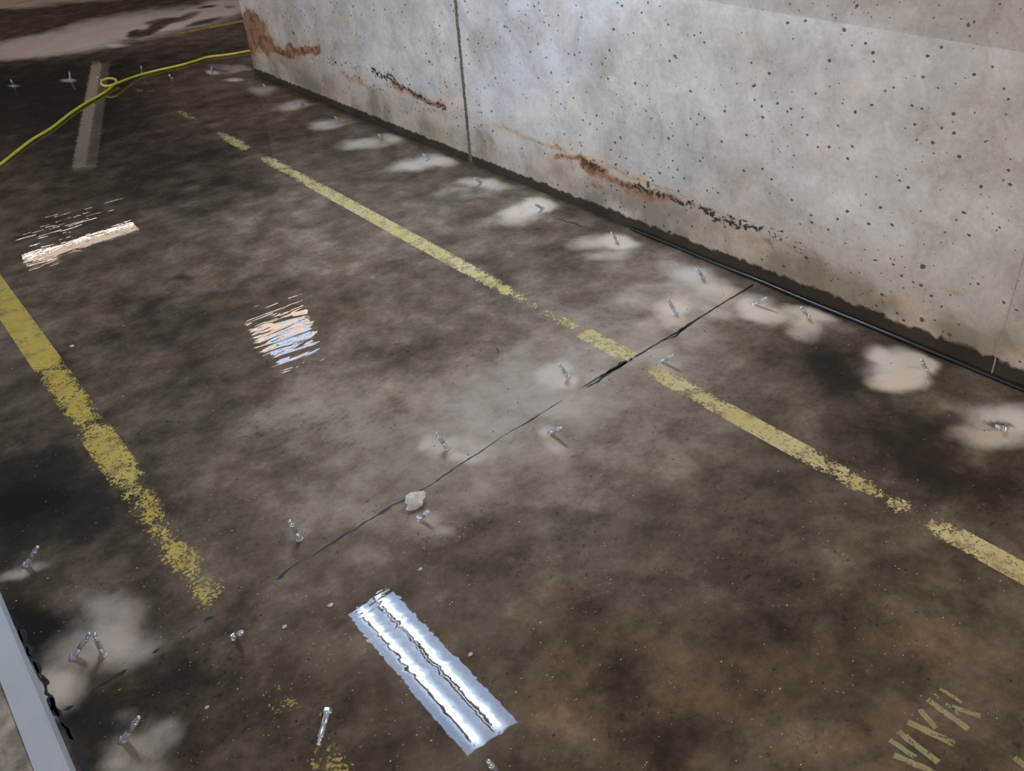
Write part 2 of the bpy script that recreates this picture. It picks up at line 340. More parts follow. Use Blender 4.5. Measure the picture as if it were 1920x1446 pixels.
    h = t.math('SUBTRACT', t.math('ADD', t.math('MULTIPLY', fin, 0.35), t.math('MULTIPLY', med, 0.5)), t.math('ADD', pt, cm))
    t.l(t.bump(h, 0.004, 0.7), t.b.inputs['Normal'])
    return t.m
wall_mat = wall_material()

SEAM_Z = 0.9225
ys = axis([(-4.0, 0.4, 0.2), (0.4, WEND, 0.010)])
zs = axis([(0.0, 0.30, 0.008), (0.30, SEAM_Z, 0.012)])
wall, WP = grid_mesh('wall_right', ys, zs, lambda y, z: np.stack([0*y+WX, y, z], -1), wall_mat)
wx_, wz_ = WP[:, 1], WP[:, 2]
wpx, wpy = proj_arr(WP)
q1 = fbm(wx_, wz_, 5.0, 5, 3.1); q2 = fbm(wx_, wz_, 5.0, 5, 6.6)
kx = wpx+q1*14; ky = wpy+q2*10
def along(pts, half, amt):
    v = np.zeros(len(kx))
    for (x0, y0), (x1, y1) in zip(pts[:-1], pts[1:]):
        L = math.hypot(x1-x0, y1-y0); tx, ty = (x1-x0)/L, (y1-y0)/L
        s = np.clip((kx-x0)*tx+(ky-y0)*ty, 0, L); dx = kx-(x0+tx*s); dy = ky-(y0+ty*s)
        v = np.maximum(v, np.exp(-((dx*dx+dy*dy)/(half*half))**1.2))
    return v*amt
rust = np.maximum.reduce([along([(470, 38), (480, 84)], 20, 1.0), along([(478, 62), (505, 98)], 16, .85), along([(492, 88), (545, 104), (590, 98)], 9, 1.0), along([(545, 90), (553, 102)], 8, .9), along([(500, 105), (560, 112)], 10, .45),
    along([(640, 140), (700, 165)], 8, .5), along([(735, 160), (780, 180), (830, 195)], 9, .62), along([(820, 180), (870, 210)], 10, .25), along([(805, 120), (812, 140)], 12, .22),
    along([(900, 232), (930, 240), (1000, 262), (1070, 288), (1150, 320), (1260, 362)], 4, .46), along([(640, 148), (760, 190), (860, 222)], 8, .3), along([(1045, 290), (1075, 297), (1100, 305)], 6, .72), along([(1096, 315), (1135, 330)], 11, 1.05), along([(1135, 335), (1200, 350)], 6, .8), along([(1180, 352), (1280, 380)], 9, .62), along([(1210, 345), (1300, 370)], 3, .5),
    along([(1430, 450), (1450, 460)], 6, .6), along([(1770, 540), (1800, 545)], 6, .45), along([(1640, 560), (1700, 575)], 12, .25), along([(1370, 420), (1420, 460)], 20, .2), along([(1115, 345), (1135, 355)], 6, .5)])
crust = np.maximum.reduce([along([(615, 118), (670, 130)], 10, .55), along([(640, 135), (720, 165)], 12, .5), along([(700, 132), (740, 158), (790, 180), (830, 198)], 8, .78), along([(770, 190), (850, 215)], 10, .5), along([(570, 100), (592, 112)], 9, .55), along([(660, 130), (700, 150)], 14, .4),
    along([(1000, 262), (1090, 305)], 7, .52), along([(1096, 308), (1140, 330)], 10, .75), along([(1130, 305), (1200, 332)], 6, .55), along([(1190, 345), (1290, 385)], 9, .74), along([(1290, 380), (1340, 395)], 9, .78), along([(1325, 390), (1340, 410), (1420, 425)], 9, .8), along([(1370, 405), (1470, 440)], 9, .66), along([(1440, 440), (1510, 470)], 8, .6),
    along([(1100, 330), (1290, 400), (1420, 460)], 26, .36), along([(620, 128), (760, 180), (860, 215)], 22, .34), along([(960, 262), (1090, 318)], 16, .36), along([(880, 260), (960, 320)], 40, .25), along([(1460, 435), (1560, 490)], 14, .4), along([(850, 200), (868, 225)], 10, .5), along([(1510, 560), (1600, 600)], 30, .26)])
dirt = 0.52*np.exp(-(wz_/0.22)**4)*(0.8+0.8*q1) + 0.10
dirt = np.maximum.reduce([dirt, along([(575, 150), (590, 180)], 26, .75), along([(520, 120), (575, 135)], 16, .6), along([(905, 255), (910, 320)], 26, .72), along([(800, 235), (850, 270)], 18, .5), along([(1000, 330), (1100, 370)], 26, .55),
    along([(1200, 400), (1330, 450)], 20, .45), along([(1530, 585), (1640, 600)], 14, .62), along([(1700, 160), (1690, 290)], 18, .28), along([(1480, 610), (1600, 640)], 12, .3), along([(620, 165), (760, 215)], 10, .4), along([(480, 105), (484, 140)], 8, .7)])
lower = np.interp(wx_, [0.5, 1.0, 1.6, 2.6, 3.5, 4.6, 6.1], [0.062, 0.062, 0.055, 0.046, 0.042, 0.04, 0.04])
soak_shade = np.clip(1.0-0.5*wz_/lower, 0, 1)  # wall foot band: contact shade and soaked concrete put into the colour
for nme, arr in (('rust', rust), ('crust', crust), ('dirt', dirt), ('soak_shade', soak_shade)): set_attr(wall, nme, arr)
wall['kind'] = 'structure'

def box_bm(bm, x0, x1, y0, y1, z0, z1):
    r = bmesh.ops.create_cube(bm, size=1.0)
    for v in r['verts']:
        v.co = Vector(((x0+x1)/2+v.co.x*(x1-x0), (y0+y1)/2+v.co.y*(y1-y0), (z0+z1)/2+v.co.z*(z1-z0)))
    return r['verts']

def mesh_obj(name, bm, mat, parent=None, smooth=False):
    me = bpy.data.meshes.new(name); bm.normal_update(); bm.to_mesh(me); bm.free()
    me.materials.append(mat)
    if smooth:
        for p in me.polygons: p.use_smooth = True
    o = bpy.data.objects.new(name, me); COL.objects.link(o); o.parent = parent
    return o

bm = bmesh.new(); box_bm(bm, WX+0.002, WX+0.30, -4, WEND-0.0, 0.0, SEAM_Z)
mesh_obj('wall_core', bm, wall_mat, wall)
bm = bmesh.new(); box_bm(bm, WX+0.006, WX+0.30, -4, WEND, SEAM_Z, CEIL)
mesh_obj('upper_pour', bm, wall_material('upper_cast_concrete', (0.80, 0.77, 0.74)), wall)

# caulked vertical joint: a rough grey-brown bead standing a little proud of the face
joint_mat = simple('joint_mortar', (0.11, 0.095, 0.07), 0.9, var=0.55, vscale=120)
def joint(Y, z1, w, depth, mat, name='joint_bead'):
    bm = bmesh.new(); n = int(z1/0.006); prev = None
    for i in range(n+1):
        z = z1*i/n
        j = mnoise.noise(Vector((Y, z*60, 0)))*0.35+mnoise.noise(Vector((Y*3, z*170, 4)))*0.3
        ww = w*(1+j*0.8); off = w*0.35*mnoise.noise(Vector((9, z*25, 2)))
        ring = [bm.verts.new((WX+0.002, Y-ww+off, z)), bm.verts.new((WX-depth*(0.8+j), Y-ww*0.35+off, z)), bm.verts.new((WX-depth*(0.6-j), Y+ww*0.4+off, z)), bm.verts.new((WX+0.002, Y+ww+off, z))]
        if prev:
            for a in range(3): bm.faces.new((prev[a], prev[a+1], ring[a+1], ring[a]))
        prev = ring
    return mesh_obj(name, bm, mat, wall)
joint(3.613, CEIL, 0.016, 0.004, joint_mat)
j2 = joint(0.9557, 0.9, 0.004, 0.0008, simple('pale_joint', (0.30, 0.275, 0.24), 0.9, var=0.2, vscale=90))

# ------------------------------------------------------------------ low kerb beside the camera, cut by the lower left corner
def kerb_material():
    t = NT('painted_kerb'); co = t.coord(); sep = t.n('ShaderNodeSeparateXYZ'); t.l(co, sep.inputs[0])
    nz = t.noise(co, 9, 6, 0.6)
    c = t.mix(nz, (0.37, 0.40, 0.45), (0.48, 0.50, 0.55))
    t.l(c, t.b.inputs['Base Color']); t.b.inputs['Roughness'].default_value = 0.8
    return t.m
def slab_material():
    t = NT('worn_slab'); co = t.coord(); nz = t.noise(co, 14, 6, 0.65, 0.6)
    t.l(t.ramp(nz, [(0.35, (0.10, 0.075, 0.055)), (0.5, (0.26, 0.22, 0.185)), (0.68, (0.50, 0.41, 0.35))]), t.b.inputs['Base Color']); t.b.inputs['Roughness'].default_value = 0.85
    return t.m
KH = 0.14
a0 = fl(0, 1167, KH); a1 = fl(87, 1327, KH); a2 = fl(141, 1446, KH)
b0 = fl(0, 1315, KH); b1 = fl(80, 1446, KH)
kx1 = (a0[0]+a1[0]+a2[0])/3; kx0 = (b0[0]+b1[0])/2
def prism_y(name, prof, y0, y1, mat, parent=None):
    bm = bmesh.new()
    A = [bm.verts.new((x, y0, z)) for x, z in prof]; B = [bm.verts.new((x, y1, z)) for x, z in prof]
    n = len(prof)
    for i in range(n): bm.faces.new((A[i], A[(i+1) % n], B[(i+1) % n], B[i]))
    bm.faces.new(A[::-1]); bm.faces.new(B); bmesh.ops.recalc_face_normals(bm, faces=bm.faces[:])
    o = mesh_obj(name, bm, mat, parent)
    return o
kerb = prism_y('wall_left', [(kx1, 0), (kx1, KH-0.006), (kx1-0.006, KH), (kx0, KH), (kx0, 0)], -4, 3.2, kerb_material())
kerb['kind'] = 'structure'
prism_y('kerb_fill', [(kx0, 0), (kx0, KH-0.004), (kx0-1.2, KH-0.004), (kx0-1.2, 0)], -4, 3.2, slab_material(), kerb)

# ------------------------------------------------------------------ ceiling slab and far walls of the car park (seen mirrored in the water)
ceil_mat = simple('ceiling_concrete', (0.12, 0.105, 0.09), 0.9, var=0.35, vscale=3)
bm = bmesh.new(); box_bm(bm, -4, 10, -4, 26, CEIL, CEIL+0.25)
ceiling = mesh_obj('ceiling', bm, ceil_mat); ceiling['kind'] = 'structure'
bm = bmesh.new(); box_bm(bm, -4, 10.2, 26, 26.2, 0, CEIL)
o = mesh_obj('wall_back', bm, ceil_mat); o['kind'] = 'structure'
bm = bmesh.new(); box_bm(bm, 10, 10.2, -4, 26, 0, CEIL)
o = mesh_obj('wall_far_right', bm, ceil_mat); o['kind'] = 'structure'

# ------------------------------------------------------------------ things
def tag(o, label, cat, group=None):
    o['label'] = label; o['category'] = cat
    if group: o['group'] = group
def empty(name, loc):
    o = bpy.data.objects.new(name, None); COL.objects.link(o); o.location = loc; o.empty_display_size = 0.1
    return o

def lathe(bm, prof, seg=14, M=None, cap=True):
    rings = []
    for r, z in prof:
        rings.append([bm.verts.new((r*math.cos(2*math.pi*i/seg), r*math.sin(2*math.pi*i/seg), z)) for i in range(seg)])
    for a, b in zip(rings[:-1], rings[1:]):
        for i in range(seg): bm.faces.new((a[i], a[(i+1) % seg], b[(i+1) % seg], b[i]))
    if cap: bm.faces.new(rings[0][::-1]); bm.faces.new(rings[-1])
    if M is not None:
        for rg in rings:
            for v in rg: v.co = M @ v.co

# ---- ceiling lights
metal_w = simple('white_enamel', (0.55, 0.56, 0.58), 0.4)
dark_gap = simple('lamp_gap', (0.03, 0.035, 0.04), 0.6)
def ceiling_light(cx, cy, L, W, along_y, diff, tube, label, offs, z=CEIL):
    t = empty('ceiling_light', (cx, cy, z)); tag(t, label, 'ceiling light', None)
    if not along_y: t.rotation_euler = (0, 0, math.pi/2)
    hw, hl = W/2, L/2
    bm = bmesh.new(); box_bm(bm, -hw, hw, -hl, hl, -0.030, 0.0)
    mesh_obj('housing', bm, metal_w, t)
    bm = bmesh.new()                                    # shallow prismatic lens in two troughs with a seam between
    prof = [(-hw, -0.030), (-hw*0.97, -0.046), (-hw*0.5, -0.056), (-0.010, -0.042), (0.010, -0.042), (hw*0.5, -0.056), (hw*0.97, -0.046), (hw, -0.030)]
    A = [bm.verts.new((x, -hl+0.004, zz)) for x, zz in prof]; B = [bm.verts.new((x, hl-0.004, zz)) for x, zz in prof]
    for i in range(len(prof)-1): bm.faces.new((A[i], A[i+1], B[i+1], B[i]))
    bm.faces.new(A); bm.faces.new(B[::-1])
    mesh_obj('diffuser', bm, diff, t)
    for ox in offs:
        bm = bmesh.new(); lathe(bm, [(0.004, -hl+0.03), (0.0085, -hl+0.034), (0.0085, hl-0.034), (0.004, hl-0.03)], 12, Matrix.Translation((ox, 0, -0.064)) @ Matrix.Rotation(-math.pi/2, 4, 'X'))
        tb = mesh_obj('lamp_tube', bm, tube, t, True)
        bm = bmesh.new(); box_bm(bm, ox-0.030, ox-0.021, -hl+0.05, hl-0.10, -0.066, -0.058)
        mesh_obj('tube_clip_rail', bm, dark_gap, t)
    bm = bmesh.new(); box_bm(bm, 0.06*W, 0.06*W+0.006, -hl+0.01, hl-0.01, -0.0535, -0.040)
    mesh_obj('centre_seam', bm, dark_gap, t)
    return t

def lens_mat(name, lo, hi, s_lo, s_hi, centres, width):
    t = NT(name); sep = t.n('ShaderNodeSeparateXYZ'); t.l(t.coord(), sep.inputs[0]); x = sep.outputs[0]
    g = None
    for c in centres:
        d = t.math('ABSOLUTE', t.math('SUBTRACT', x, c)); gg = t.step(d, 0.0, width, 1, 0)
        g = gg if g is None else t.math('MAXIMUM', g, gg)
    t.l(t.mix(g, lo, hi), t.b.inputs['Emission Color'])
    t.setin(t.b.inputs['Emission Strength'], t.lin(g, 0, 1, s_lo, s_hi))
    t.b.inputs['Base Color'].default_value = (0.6, 0.6, 0.6, 1)
    return t.m

hz = CEIL-0.055
cs = [mir(*p, hz) for p in ((650, 1150), (730, 1098), (880, 1420), (968, 1345))]
x0 = (cs[0][0]+cs[2][0])/2; x1 = (cs[1][0]+cs[3][0])/2; y1 = (cs[0][1]+cs[1][1])/2; y0 = (cs[2][1]+cs[3][1])/2
W1 = x1-x0
print('fixture1', x0, x1, y0, y1, 'kerb', kx0, kx1)
blue_lens = lens_mat('cool_lens', (0.38, 0.54, 0.84), (0.62, 0.80, 1.0), 20, 34, (-0.24*W1, 0.19*W1), 0.06)
cool_tube = emis('cool_tube', (0.72, 0.86, 1.0), 260)
ceiling_light((x0+x1)/2, (y0+y1)/2, y1-y0, W1, True, blue_lens, cool_tube, 'long twin-tube ceiling light with cool blue-white glow, its whole length mirrored in the foreground puddle', (-0.24*W1, 0.19*W1))
c3 = [mir(*p, hz) for p in ((45, 488), (250, 415), (262, 428))]
warm_lens = lens_mat('warm_lens', (0.62, 0.46, 0.36), (1.0, 0.82, 0.68), 7, 15, (0.06,), 0.07)
warm_tube = emis('warm_tube', (1.0, 0.83, 0.70), 16)
ceiling_light((c3[0][0]+c3[2][0])/2, (c3[1][1]+c3[2][1])/2, 1.22, 0.24, False, warm_lens, warm_tube, 'dim warm ceiling light, mirrored as a cream bar at the left of the floor', (0.06,))
c2 = [mir(*p, hz) for p in ((460, 615), (585, 570), (560, 655))]
print('f2', c2, 'f3', c3)
mid_lens = lens_mat('mixed_lens', (1.0, 0.78, 0.62), (0.14, 0.40, 1.0), 11, 15, (-0.14,), 0.24)
ceiling_light(c2[0][0]+0.6, (c2[1][1]+c2[2][1])/2, 1.22, 0.62, False, mid_lens, emis('blue_tube', (0.35, 0.64, 1.0), 26), 'wide ceiling light with cream rim and blue-white middle, mirrored broken up by ripples', (-0.12,))
# unseen lamp added behind the camera to warm the right of the wall
ceiling_light(1.45, -1.2, 1.22, 0.30, True, lens_mat('added_warm_lens', (1.0, 0.86, 0.72), (1.0, 0.9, 0.8), 20, 30, (0.0,), 0.1), emis('added_warm_tube', (1, .88, .76), 80), 'unseen warm light added behind the camera to warm the right-hand wall', (-0.06, 0.06))

# angled ceiling beam over the far bay, glow added for its faint mirrored streak
p0, p1 = mir(188, 118, CEIL-0.06), mir(157, 310, CEIL-0.06)
dv = Vector((p1[0]-p0[0], p1[1]-p0[1], 0)); Ld = dv.length; dv.normalize()
tr = empty('ceiling_light', (p0[0], p0[1], CEIL-0.01)); tr.rotation_euler = (0, 0, math.atan2(dv.y, dv.x)-math.pi/2)  # ceiling beam with added glow, not a lamp
tag(tr, 'long ceiling beam given an added warm glow, mirrored faintly in the dark water beside the hose loop', 'ceiling light')
bm = bmesh.new(); box_bm(bm, -0.15, 0.15, 0, Ld, -0.04, 0)
mesh_obj('housing', bm, emis('beam_glow_side', (1.0, 0.80, 0.66), 0.12), tr)  # side of the beam, glow added
bm = bmesh.new(); box_bm(bm, -0.01, 0.14, 0.02, Ld-0.02, -0.07, -0.041)
mesh_obj('diffuser', bm, emis('beam_glow', (1.0, 0.80, 0.66), 0.42), tr)

# ------------------------------------------------------------------ painted lines (thin worn coats on the floor)
def paint_material(name, c1, c2):
    t = NT(name); co = t.coord(); wear = t.attr('wear')
    n1 = t.noise(co, 24, 8, 0.8, 0.5); n2 = t.noise(co, 110, 4, 0.6); n3 = t.noise(co, 5, 4, 0.6)
    s_ = t.math('ADD', t.math('MULTIPLY', n1, 0.62), t.math('MULTIPLY', n2, 0.38))
    a = t.step(t.math('SUBTRACT', s_, wear), -0.015, 0.02)
    lace = t.step(t.noise(t.map(co, loc=(6, 2, 0)), 75, 5, 0.75, 0.8), 0.40, 0.44); lz = t.step(t.math('ADD', n3, t.math('MULTIPLY', wear, 0.8)), 0.62, 0.86)
    a = t.math('MULTIPLY', a, t.math('SUBTRACT', 1.0, t.math('MULTIPLY', t.math('SUBTRACT', 1.0, lace), lz)))
    a = t.math('MAXIMUM', a, t.math('MULTIPLY', t.step(t.math('SUBTRACT', t.math('ADD', n3, t.math('MULTIPLY', n1, 0.9)), t.math('MULTIPLY', wear, 1.7)), 0.12, 0.42), 0.30))
    col = t.mix(t.step(n3, 0.35, 0.65), c1, c2)
    col = t.mix(t.step(t.noise(co, 17, 6, 0.7), 0.36, 0.52, 0.62, 0), col, (0.17, 0.12, 0.05))
    t.l(col, t.b.inputs['Base Color']); t.b.inputs['Roughness'].default_value = 0.6
    t.l(a, t.b.inputs['Alpha'])
    t.l(t.bump(t.math('ADD', n1, n2), 0.002, 0.5), t.b.inputs['Normal'])
    t.b.inputs['Coat Weight'].default_value = 0.8; t.b.inputs['Coat IOR'].default_value = 1.33; t.b.inputs['Coat Roughness'].default_value = 0.03
    return t.m
pale_yellow = paint_material('worn_yellow_paint', (0.56, 0.43, 0.16), (0.60, 0.50, 0.25))
deep_yellow = paint_material('wet_yellow_paint', (0.46, 0.32, 0.05), (0.50, 0.38, 0.10))
PZ = 0.0006
def ribbon(name, pts, widths, wears, mat, label, n_sub=3, step=0.03):
    """worn painted line through floor points; widths in metres, wear 0..1 along the way"""
    P = [Vector((x, y, 0)) for x, y in pts]; rows = []
    for i in range(len(P)-1):
        L = (P[i+1]-P[i]).length; n = max(1, int(L/step))
        for k_ in range(n + (1 if i == len(P)-2 else 0)):
            f = k_/n; rows.append((P[i].lerp(P[i+1], f), (P[i+1]-P[i]).normalized(), widths[i]*(1-f)+widths[i+1]*f, wears[i]*(1-f)+wears[i+1]*f))
    bm = bmesh.new(); lay = bm.verts.layers.float.new('wear'); prev = None
    for c, d, w, wr in rows:
        s_ = Vector((-d.y, d.x, 0)); rg = []
        for j in range(n_sub+1):
            u = -0.5+j/n_sub
            v = bm.verts.new((c.x+s_.x*u*w, c.y+s_.y*u*w, PZ)); v[lay] = wr+(0.10 if abs(u) > 0.45 else 0.0); rg.append(v)
        if prev:
            for j in range(n_sub): bm.faces.new((prev[j], prev[j+1], rg[j+1], rg[j]))
        prev = rg
    o = mesh_obj(name, bm, mat, floor)
    if label: o['label'] = label
    for p in o.data.polygons:
        if p.normal.z < 0: o.data.flip_normals(); break
    return o
# right-hand line: wear read along its length (pixel rows turned into floor distances)
def xline(Xc, table, wid):
    pts, ws = [], []
    for px, py, wr in table:
        pts.append((Xc, fl(px, py)[1])); ws.append(wr)
    return pts, [wid]*len(pts), ws
R_TAB = [(330, 200, .70), (345, 208, .50), (370, 220, .50), (385, 228, .72), (400, 238, .80), (418, 248, .50), (440, 262, .40), (468, 278, .46), (474, 284, .80), (486, 290, .75), (500, 297, .42), (560, 335, .44), (640, 378, .32), (800, 462, .35), (900, 518, .42), (960, 550, .47), (1000, 573, .55), (1075, 612, .47), (1085, 618, .55), (1095, 625, .40), (1180, 670, .34), (1190, 676, .62), (1205, 684, .62), (1225, 694, .47), (1260, 712, .35), (1290, 730, .44), (1330, 750, .42), (1420, 800, .30), (1500, 842, .32), (1530, 862, .44), (1600, 900, .47), (1660, 935, .50), (1705, 962, .50), (1716, 969, .72), (1728, 977, .70), (1740, 983, .48), (1790, 1010, .40), (1920, 1078, .28), (2050, 1150, .35)]
pts, wd, ws = xline((1.789+1.718)/2, R_TAB, 0.071)
ribbon('parking_line', pts, wd, ws, pale_yellow, 'long worn yellow line running alongside the right-hand wall')
L_TAB = [(-60, 460, .3), (0, 562, .24), (40, 625, .24), (72, 680, .30), (82, 695, .46), (95, 712, .42), (130, 760, .42), (160, 805, .48), (180, 835, .38), (215, 880, .41), (240, 915, .49), (280, 965, .48), (300, 990, .51), (325, 1020, .48), (345, 1050, .46), (365, 1080, .51), (400, 1120, .48), (420, 1150, .62), (450, 1190, .80), (500, 1260, .78), (520, 1290, .56), (545, 1340, .55), (560, 1380, .58), (600, 1430, .52), (640, 1500, .5)]
pts, wd, ws = xline((0.336+0.238)/2, L_TAB, 0.098)
ribbon('parking_line', pts, wd, ws, deep_yellow, 'deep yellow line crossing the left of the floor, breaking up and fading towards the lamp reflection')
far_orange = paint_material('orange_yellow_paint', (0.60, 0.36, 0.06), (0.62, 0.42, 0.10))
pts = [fl(235, 84), fl(300, 70), fl(350, 60), fl(455, 39), fl(520, 26)]
ribbon('parking_line', pts, [0.07, .085, .09, .10, .10], [.62, .50, .46, .34, .34], far_orange, 'orange-yellow line crossing the far bay behind the yellow hose')
pts = [fl(70, 38), fl(90, 33), fl(150, 24), fl(210, 11)]
ribbon('parking_line', pts, [0.08]*4, [.62, .48, .52, .66], far_orange, 'short faded yellow streak in the far left bay')
pts = [fl(30, 6), fl(58, 1)]
ribbon('parking_line', pts, [0.10]*2, [.45, .5], far_orange, 'patch of orange paint at the very top left of the floor')
pts = [fl(255, 168), fl(290, 171)]
ribbon('parking_line', pts, [0.10]*2, [.50, .54], deep_yellow, 'small dull yellow patch below the yellow hose')
# stencilled strokes, lower right
stencil = paint_material('stencil_paint', (0.30, 0.26, 0.115), (0.28, 0.24, 0.12))
ST = [((1676, 1416), (1745, 1446), 12, .40), ((1745, 1446), (1790, 1470), 12, .45), ((1668, 1388), (1717, 1421), 10, .40), ((1684, 1372), (1759, 1430), 12, .36), ((1702, 1354), (1790, 1396), 13, .38),
      ((1724, 1331), (1755, 1366), 10, .42), ((1739, 1312), (1815, 1368), 12, .38), ((1750, 1302), (1804, 1344), 8, .54), ((1762, 1292), (1804, 1318), 8, .45), ((1785, 1326), (1838, 1344), 11, .44), ((1902, 1421), (1925, 1440), 12, .42), ((1925, 1440), (1950, 1462), 12, .42)]
stroke_mark = None
bm = bmesh.new(); lay = bm.verts.layers.float.new('wear')
for (ax, ay), (bx, by), w, wr in ST:
    A, B = Vector((*fl(ax, ay), 0)), Vector((*fl(bx, by), 0)); d = (B-A).normalized(); s_ = Vector((-d.y, d.x, 0))
    wm = w/860.0; n = 8; prev = None
    for i in range(n+1):
        c = A.lerp(B, i/n); rg = []
        for u in (-.5, -.25, .25, .5):
            jj = 1+0.12*random.uniform(-1, 1)
            v = bm.verts.new((c.x+s_.x*u*wm*jj, c.y+s_.y*u*wm*jj, PZ)); v[lay] = wr+(0.02 if abs(u) > .4 else -.03); rg.append(v)
        if prev:
            for j in range(3): bm.faces.new((prev[j+1], prev[j], rg[j], rg[j+1]))
        prev = rg
bmesh.ops.recalc_face_normals(bm, faces=bm.faces[:])
for f_ in bm.faces:
    if f_.normal.z < 0: f_.normal_flip()
o = mesh_obj('stencil_mark', bm, stencil, floor); o['label'] = 'faded yellow stencilled strokes'

# ------------------------------------------------------------------ crack across the floor
crack_mat = simple('open_crack', (0.005, 0.005, 0.006), 0.6, var=0.4, vscale=200)
def crack(polys, name, label=None, jit=1.0):
    bm = bmesh.new()
    for pts, in polys:
        rows = []
        for (xa, ya, wa), (xb, yb, wb) in zip(pts[:-1], pts[1:]):
            n = max(2, int(math.hypot(xb-xa, yb-ya)/5))
            for i in range(n):
                f = i/n; rows.append((xa+(xb-xa)*f, ya+(yb-ya)*f, wa+(wb-wa)*f))
        rows.append(pts[-1]); P = []
        for x, y, w in rows: P.append((Vector((*fl(x, y), PZ*0.8)), w))
        prev = None
        for i, (c, w) in enumerate(P):
            d = (P[min(i+1, len(P)-1)][0]-P[max(i-1, 0)][0]).normalized(); s_ = Vector((-d.y, d.x, 0))
            off = 0.0030*jit*mnoise.noise(Vector((c.x*45, c.y*45, 3)))*(1 if 0 < i < len(P)-1 else 0)
            ww = max(0.00012, w/500.0*(0.55+0.9*abs(mnoise.noise(Vector((c.x*120, c.y*90, 8)))))) if 0 < i < len(P)-1 else 0.0001
            a = bm.verts.new(c+s_*(off-ww/2)); b = bm.verts.new(c+s_*(off+ww/2))
            if prev: bm.faces.new((prev[0], prev[1], b, a))
            prev = (a, b)
    for f_ in bm.faces:
        f_.normal_update()
        if f_.normal.z < 0: f_.normal_flip()
    o = mesh_obj(name, bm, crack_mat, floor)
    if label: o['label'] = label
    return o
C1 = [(1416, 532, 7), (1390, 548, 5), (1350, 572, 4), (1310, 597, 5), (1290, 610, 7), (1275, 621, 9), (1255, 631, 5), (1220, 652, 4), (1190, 670, 6), (1170, 680, 10), (1150, 692, 9), (1125, 707, 4), (1100, 722, 3), (1088, 729, 1)]
C1b = [(1195, 664, 2), (1165, 686, 6), (1140, 700, 9), (1120, 716, 5), (1098, 728, 2)]
C1c = [(1290, 607, 1), (1268, 630, 5), (1240, 640, 1)]
C2 = [(1056, 750, 1), (1040, 760, 2.5), (1018, 773, 1), (1002, 784, 3.5), (985, 795, 3), (965, 805, 2), (940, 820, 1.5), (905, 845, 2.5), (878, 862, 3.5), (868, 868, 2.5), (838, 888, 4), (810, 908, 2), (785, 922, 2.5), (765, 936, 4.5), (742, 945, 3), (715, 962, 6), (705, 968, 3), (690, 976, 3.5), (668, 992, 4.5), (655, 998, 3), (645, 1004, 6), (620, 1020, 5), (590, 1040, 2.5), (584, 1045, 1)]
C3 = [(570, 1050, 1), (556, 1058, 3), (540, 1068, 4), (524, 1084, 7), (518, 1088, 1)]
C4 = [(404, 1156, 2), (392, 1160, 8), (380, 1166, 1)]; C5 = [(372, 1172, 1), (350, 1187, 3), (340, 1192, 1)]; C6 = [(300, 1216, 1), (292, 1222, 6), (284, 1226, 1)]
C7 = [(240, 1254, 2), (228, 1262, 8), (205, 1277, 5), (185, 1288, 4), (170, 1297, 2)]; C8 = [(140, 1322, 3), (128, 1328, 9), (118, 1332, 1)]
crack([(p,) for p in (C1, C1b, C1c, C2, C3, C4, C5, C6, C7, C8)], 'floor_crack', 'thin black crack running diagonally across the wet floor')
# broken sealant along the kerb foot
C = []
for (x, y, w) in [(20, 1160, 10), (40, 1190, 16), (55, 1222, 9), (68, 1250, 12), (80, 1272, 6), (92, 1318, 16), (100, 1330, 12), (112, 1336, 5), (118, 1362, 7), (128, 1374, 9)]:
    C.append(([(x-5, y-9, 1), (x, y-3, w*.8), (x+3, y+4, w), (x+8, y+11, w*.5), (x+9, y+14, 1)],))
C.append(([(2, 1118, 3), (14, 1148, 4), (40, 1200, 6), (66, 1250, 3), (84, 1290, 4), (98, 1318, 5), (118, 1356, 3), (134, 1390, 5), (160, 1440, 7), (170, 1465, 6)],))
crack(C, 'kerb_sealant', 'broken black sealant along the kerb foot', 1.6)
# dark scratches beside the wall row
crack([([(1050, 395, 1), (1065, 402, 3), (1085, 406, 2), (1100, 404, 1)],), ([(1040, 408, 1), (1062, 416, 4), (1090, 420, 1)],), ([(1070, 415, 1), (1085, 423, 3), (1100, 428, 1)],), ([(935, 522, 1), (950, 527, 4), (966, 530, 1)],), ([(1205, 512, 1), (1228, 515, 2), (1245, 511, 1)],),
       ([(930, 650, 1), (933, 658, 4), (936, 664, 1)],), ([(938, 646, 1), (944, 642, 3), (948, 639, 1)],)], 'floor_scratch', 'short dark scratches and tar marks')

# ------------------------------------------------------------------ hoses
def tube_obj(name, pts, rad, mat, seg=12, res=10):
    P = [Vector(p) for p in pts]; out = []
    for i in range(len(P)-1):
        a, b, c, d = P[max(i-1, 0)], P[i], P[i+1], P[min(i+2, len(P)-1)]
        for k_ in range(res):
            u = k_/res
            out.append(0.5*((2*b)+(c-a)*u+(2*a-5*b+4*c-d)*u*u+(3*b-a-3*c+d)*u**3))
    out.append(P[-1]); bm = bmesh.new(); prev = None
    for i, p in enumerate(out):
        d = (out[min(i+1, len(out)-1)]-out[max(i-1, 0)]).normalized(); s_ = d.cross(Vector((0, 0, 1))).normalized(); u_ = s_.cross(d)
        rg = [bm.verts.new(p+rad*(math.cos(2*math.pi*j/seg)*s_+math.sin(2*math.pi*j/seg)*u_)) for j in range(seg)]
        if prev:
            for j in range(seg): bm.faces.new((prev[j], prev[(j+1) % seg], rg[(j+1) % seg], rg[j]))
        else: bm.faces.new(rg[::-1])
        prev = rg
    bm.faces.new(prev); bmesh.ops.recalc_face_normals(bm, faces=bm.faces[:])
    return mesh_obj(name, bm, mat, None, True)
